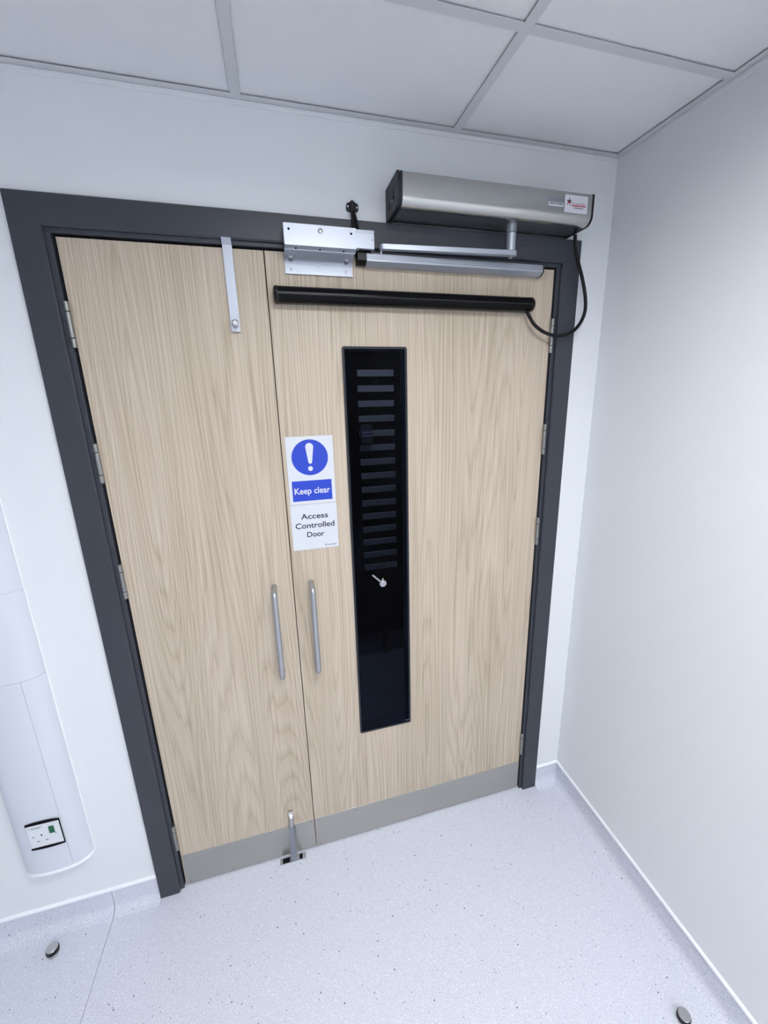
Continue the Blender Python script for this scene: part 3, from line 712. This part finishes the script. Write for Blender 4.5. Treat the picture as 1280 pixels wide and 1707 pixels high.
# ------------------------------------------------------------------ floor door stops
def door_stop(x, y, label, tilt):
    t = thing('door_stop', (x, y, 0.0), label, 'door stop', 'floor door stops')
    bm = new_bm(); cyl(bm, (x, y, 0.0001), (x, y, 0.0125), 0.0162, 28, 0.0008); obj('base', bm, M['satin'], t, 40)
    bm = new_bm(); cyl(bm, (x, y, 0.0126), (x, y, 0.0275), 0.0182, 28, 0.0018); obj('rubber_ring', bm, M['rubber'], t, 40)
    bm = new_bm(); cyl(bm, (x, y, 0.0276), (x, y, 0.0315), 0.0168, 28, 0.0012); obj('cap', bm, M['satin'], t, 40)
door_stop(-0.3945, -0.0925, 'steel and black rubber door stop on the floor below the white trunking', 0)
door_stop(1.5005, -0.8030, 'steel and black rubber door stop on the floor beside the right wall', 0)

# ------------------------------------------------------------------ white service trunking at the left
t = thing('service_trunking', (-0.346, WY, 0.30), 'white curved vertical service trunking with a socket on the wall left of the door', 'trunking')
TP = [(-0.4400, 0.0), (-0.4400, 0.012), (-0.4375, 0.022), (-0.4320, 0.031), (-0.4230, 0.0380), (-0.4080, 0.0435), (-0.3850, 0.0475), (-0.3600, 0.0492), (-0.3340, 0.0488), (-0.3080, 0.0462), (-0.2880, 0.0420),
      (-0.2720, 0.0350), (-0.2600, 0.0260), (-0.2530, 0.0150), (-0.2500, 0.005), (-0.2500, 0.0)]
def tprof(inset=0.0):
    return [(x + (0.345 * 0 + (-(x + 0.345)) * inset / 0.095), WY - 0.0002 - max(0.0, dd - (inset if dd > 0 else 0))) for x, dd in TP]
def trunk_piece(name, z0, z1, inset=0.0, m='trunk'):
    bm = new_bm(); prism(bm, tprof(inset), 'z', z0, z1); return obj(name, bm, M[m], t, 30)
trunk_piece('end_cap', 0.2990, 0.3096, -0.0016, 'trunk_cap')
trunk_piece('inner_core', 0.3090, 2.50, 0.0016, 'trunk')
low_z0, low_z1 = 0.3100, 1.0238
# lower cover in two pieces (left front with the socket, right side) divided by the vertical seam
SX = -0.2965
def part_profile(xa, xb):
    pts = [(x, dd) for x, dd in TP if xa < x < xb]
    def depth(x):
        for (a, da), (b_, db) in zip(TP, TP[1:]):
            if a <= x <= b_ and b_ > a: return da + (db - da) * (x - a) / (b_ - a)
        return 0.0
    o = []
    if xa > -0.45: o += [(xa, depth(xa) - 0.006), (xa, depth(xa))]
    o += [p for p in TP if xa < p[0] < xb]
    if xb < -0.25 + 0.001: o += [(xb, depth(xb)), (xb, depth(xb) - 0.006)]
    return [(x, WY - 0.0002 - max(0, dd)) for x, dd in o]
bm = new_bm(); prism(bm, part_profile(-0.5, SX - 0.0006), 'z', low_z0, low_z1); obj('cover', bm, M['trunk'], t, 30)
bm = new_bm(); prism(bm, part_profile(SX + 0.0006, 0.0), 'z', low_z0, low_z1); obj('cover', bm, M['trunk'], t, 30)
trunk_piece('cover', 1.0252, 1.3015); trunk_piece('cover', 1.3022, 2.50)
bm = new_bm(); box(bm, -0.2515, -0.2488, WY - 0.0048, WY - 0.0002, 0.3095, 2.50, 0.0008); obj('edge_lip', bm, M['trunk_cap'], t, 0)
# socket
ys = WY - 0.0500
bm = new_bm(); box(bm, -0.3880, -0.2965, ys - 0.0020, ys + 0.010, 0.4180, 0.5180, 0.002); so = obj('socket_outlet', bm, M['socket'], t, 0); so['label'] = 'white switched socket with green rocker'
def lens_strip(zm, up):
    top = []; n = 10
    for k in range(n + 1):
        u = k / n; x = -0.3880 + u * 0.0925; top.append((x, zm + 0.0))
    bot = [(x, z + up * (0.0045 + 0.0055 * math.sin(math.pi * (0.12 + 0.8 * k / n)))) for k, (x, z) in enumerate(top)]
    return top + bot[::-1]
bm = new_bm(); prism(bm, lens_strip(0.5135, 1), 'y', ys - 0.0032, ys); prism(bm, lens_strip(0.4235, -1), 'y', ys - 0.0032, ys); box(bm, -0.2972, -0.2952, ys - 0.0030, ys, 0.4200, 0.5170); obj('surround_gap', bm, M['pit'], so, 0)
bm = new_bm(); box(bm, -0.3285, -0.3140, ys - 0.0052, ys - 0.0018, 0.4700, 0.4975, 0.0012); obj('rocker', bm, M['green'], so)
bm = new_bm()
for x, z, w, h in ((-0.3742, 0.4663, 0.0062, 0.0022), (-0.3520, 0.4690, 0.0036, 0.0062), (-0.3640, 0.4462, 0.0072, 0.0022), (-0.3412, 0.4462, 0.0072, 0.0022)):
    box(bm, x - w / 2, x + w / 2, ys - 0.0023, ys - 0.0019, z - h / 2, z + h / 2)
obj('pin_hole', bm, M['pit'], so, 0)
bm = new_bm(); cyl(bm, (-0.3138, ys - 0.0018, 0.4650), (-0.3138, ys - 0.0024, 0.4650), 0.0022, 12); obj('screw', bm, M['hinge'], so)
bm = new_bm(); box(bm, -0.3840, -0.3440, ys - 0.0024, ys - 0.0019, 0.4960, 0.5075); lab = obj('id_label', bm, M['sign'], so, 0)
bm = new_bm()
for k in range(4): box(bm, -0.3730 + k * 0.0062, -0.3730 + k * 0.0062 + 0.0045, ys - 0.0026, ys - 0.0024, 0.4995, 0.5025)
for o_x in (bm,): pass
obj('small_print', bm, M['grey_ink'], so, 0)

# ------------------------------------------------------------------ cabinet with slats seen through the glass
CY = 1.17
t = thing('cabinet', (1.10, CY, 0.0), 'black wheeled cabinet with grey horizontal slats behind the vision panel glass', 'cabinet')
bm = new_bm(); box(bm, 0.80, 1.40, CY, CY + 0.5, 0.185, 2.10, 0.004); obj('body', bm, M['cabinet'], t, 0)
s0 = None
for k in range(15):
    zb = 1.9300 - k * (1.9300 - 0.6940) / 14
    if s0 is None:
        bm = new_bm(); box(bm, 0.9560, 1.1775, CY - 0.014, CY - 0.0005, zb - 0.0190, zb + 0.0190, 0.002); s0 = obj('slat', bm, M['slat'], t, 0); zb0 = zb
    else: copy_to(s0, (0, 0, zb - zb0), t)
bm = new_bm(); box(bm, 1.0950, 1.1760, CY - 0.0152, CY - 0.0142, 0.6800, 0.7040); nl = obj('name_strip', bm, M['sign'], t, 0)
c0 = None
for x in (1.10, 0.835, 1.365):
    if c0 is None:
        bm = new_bm(); cyl(bm, (x - 0.016, CY + 0.05, 0.0552), (x + 0.016, CY + 0.05, 0.0552), 0.055, 24, 0.006); c0 = obj('castor', bm, M['black'], t, 40)
        bm = new_bm(); box(bm, x - 0.024, x - 0.018, CY + 0.03, CY + 0.07, 0.05, 0.184); box(bm, x + 0.018, x + 0.024, CY + 0.03, CY + 0.07, 0.05, 0.184); box(bm, x - 0.024, x + 0.024, CY + 0.03, CY + 0.07, 0.160, 0.1848); obj('fork', bm, M['black'], c0, 0)
    else: copy_to(c0, (x - 1.10, 0, 0), t)
for x in (0.835, 1.365): copy_to(c0, (x - 1.10, 0.40, 0), t)
t = thing('keypad_reader', (0.995, CY - 0.016, 1.52), 'small dark keypad reader on the black cabinet behind the glass', 'keypad')
kp = rounded_rect(0.960, 1.030, 1.520, 1.634, 0.012)
bm = new_bm(); prism(bm, kp, 'y', CY - 0.040, CY - 0.0145); obj('case', bm, M['bead'], t)
bm = new_bm(); box(bm, 0.966, 1.026, CY - 0.0412, CY - 0.0402, 1.555, 1.597, 0.0004); obj('key_panel', bm, M['key_panel'], t, 0)
k0 = None
for rI in range(2):
    for cI in range(4):
        x, z = 0.974 + cI * 0.0145, 1.587 - rI * 0.020
        if k0 is None:
            bm = new_bm(); box(bm, x - 0.0045, x + 0.0045, CY - 0.0430, CY - 0.0413, z - 0.005, z + 0.005, 0.0008); k0 = obj('key', bm, M['cap'], t, 0); kx0, kz0 = x, z
        else: copy_to(k0, (x - kx0, 0, z - kz0), t)
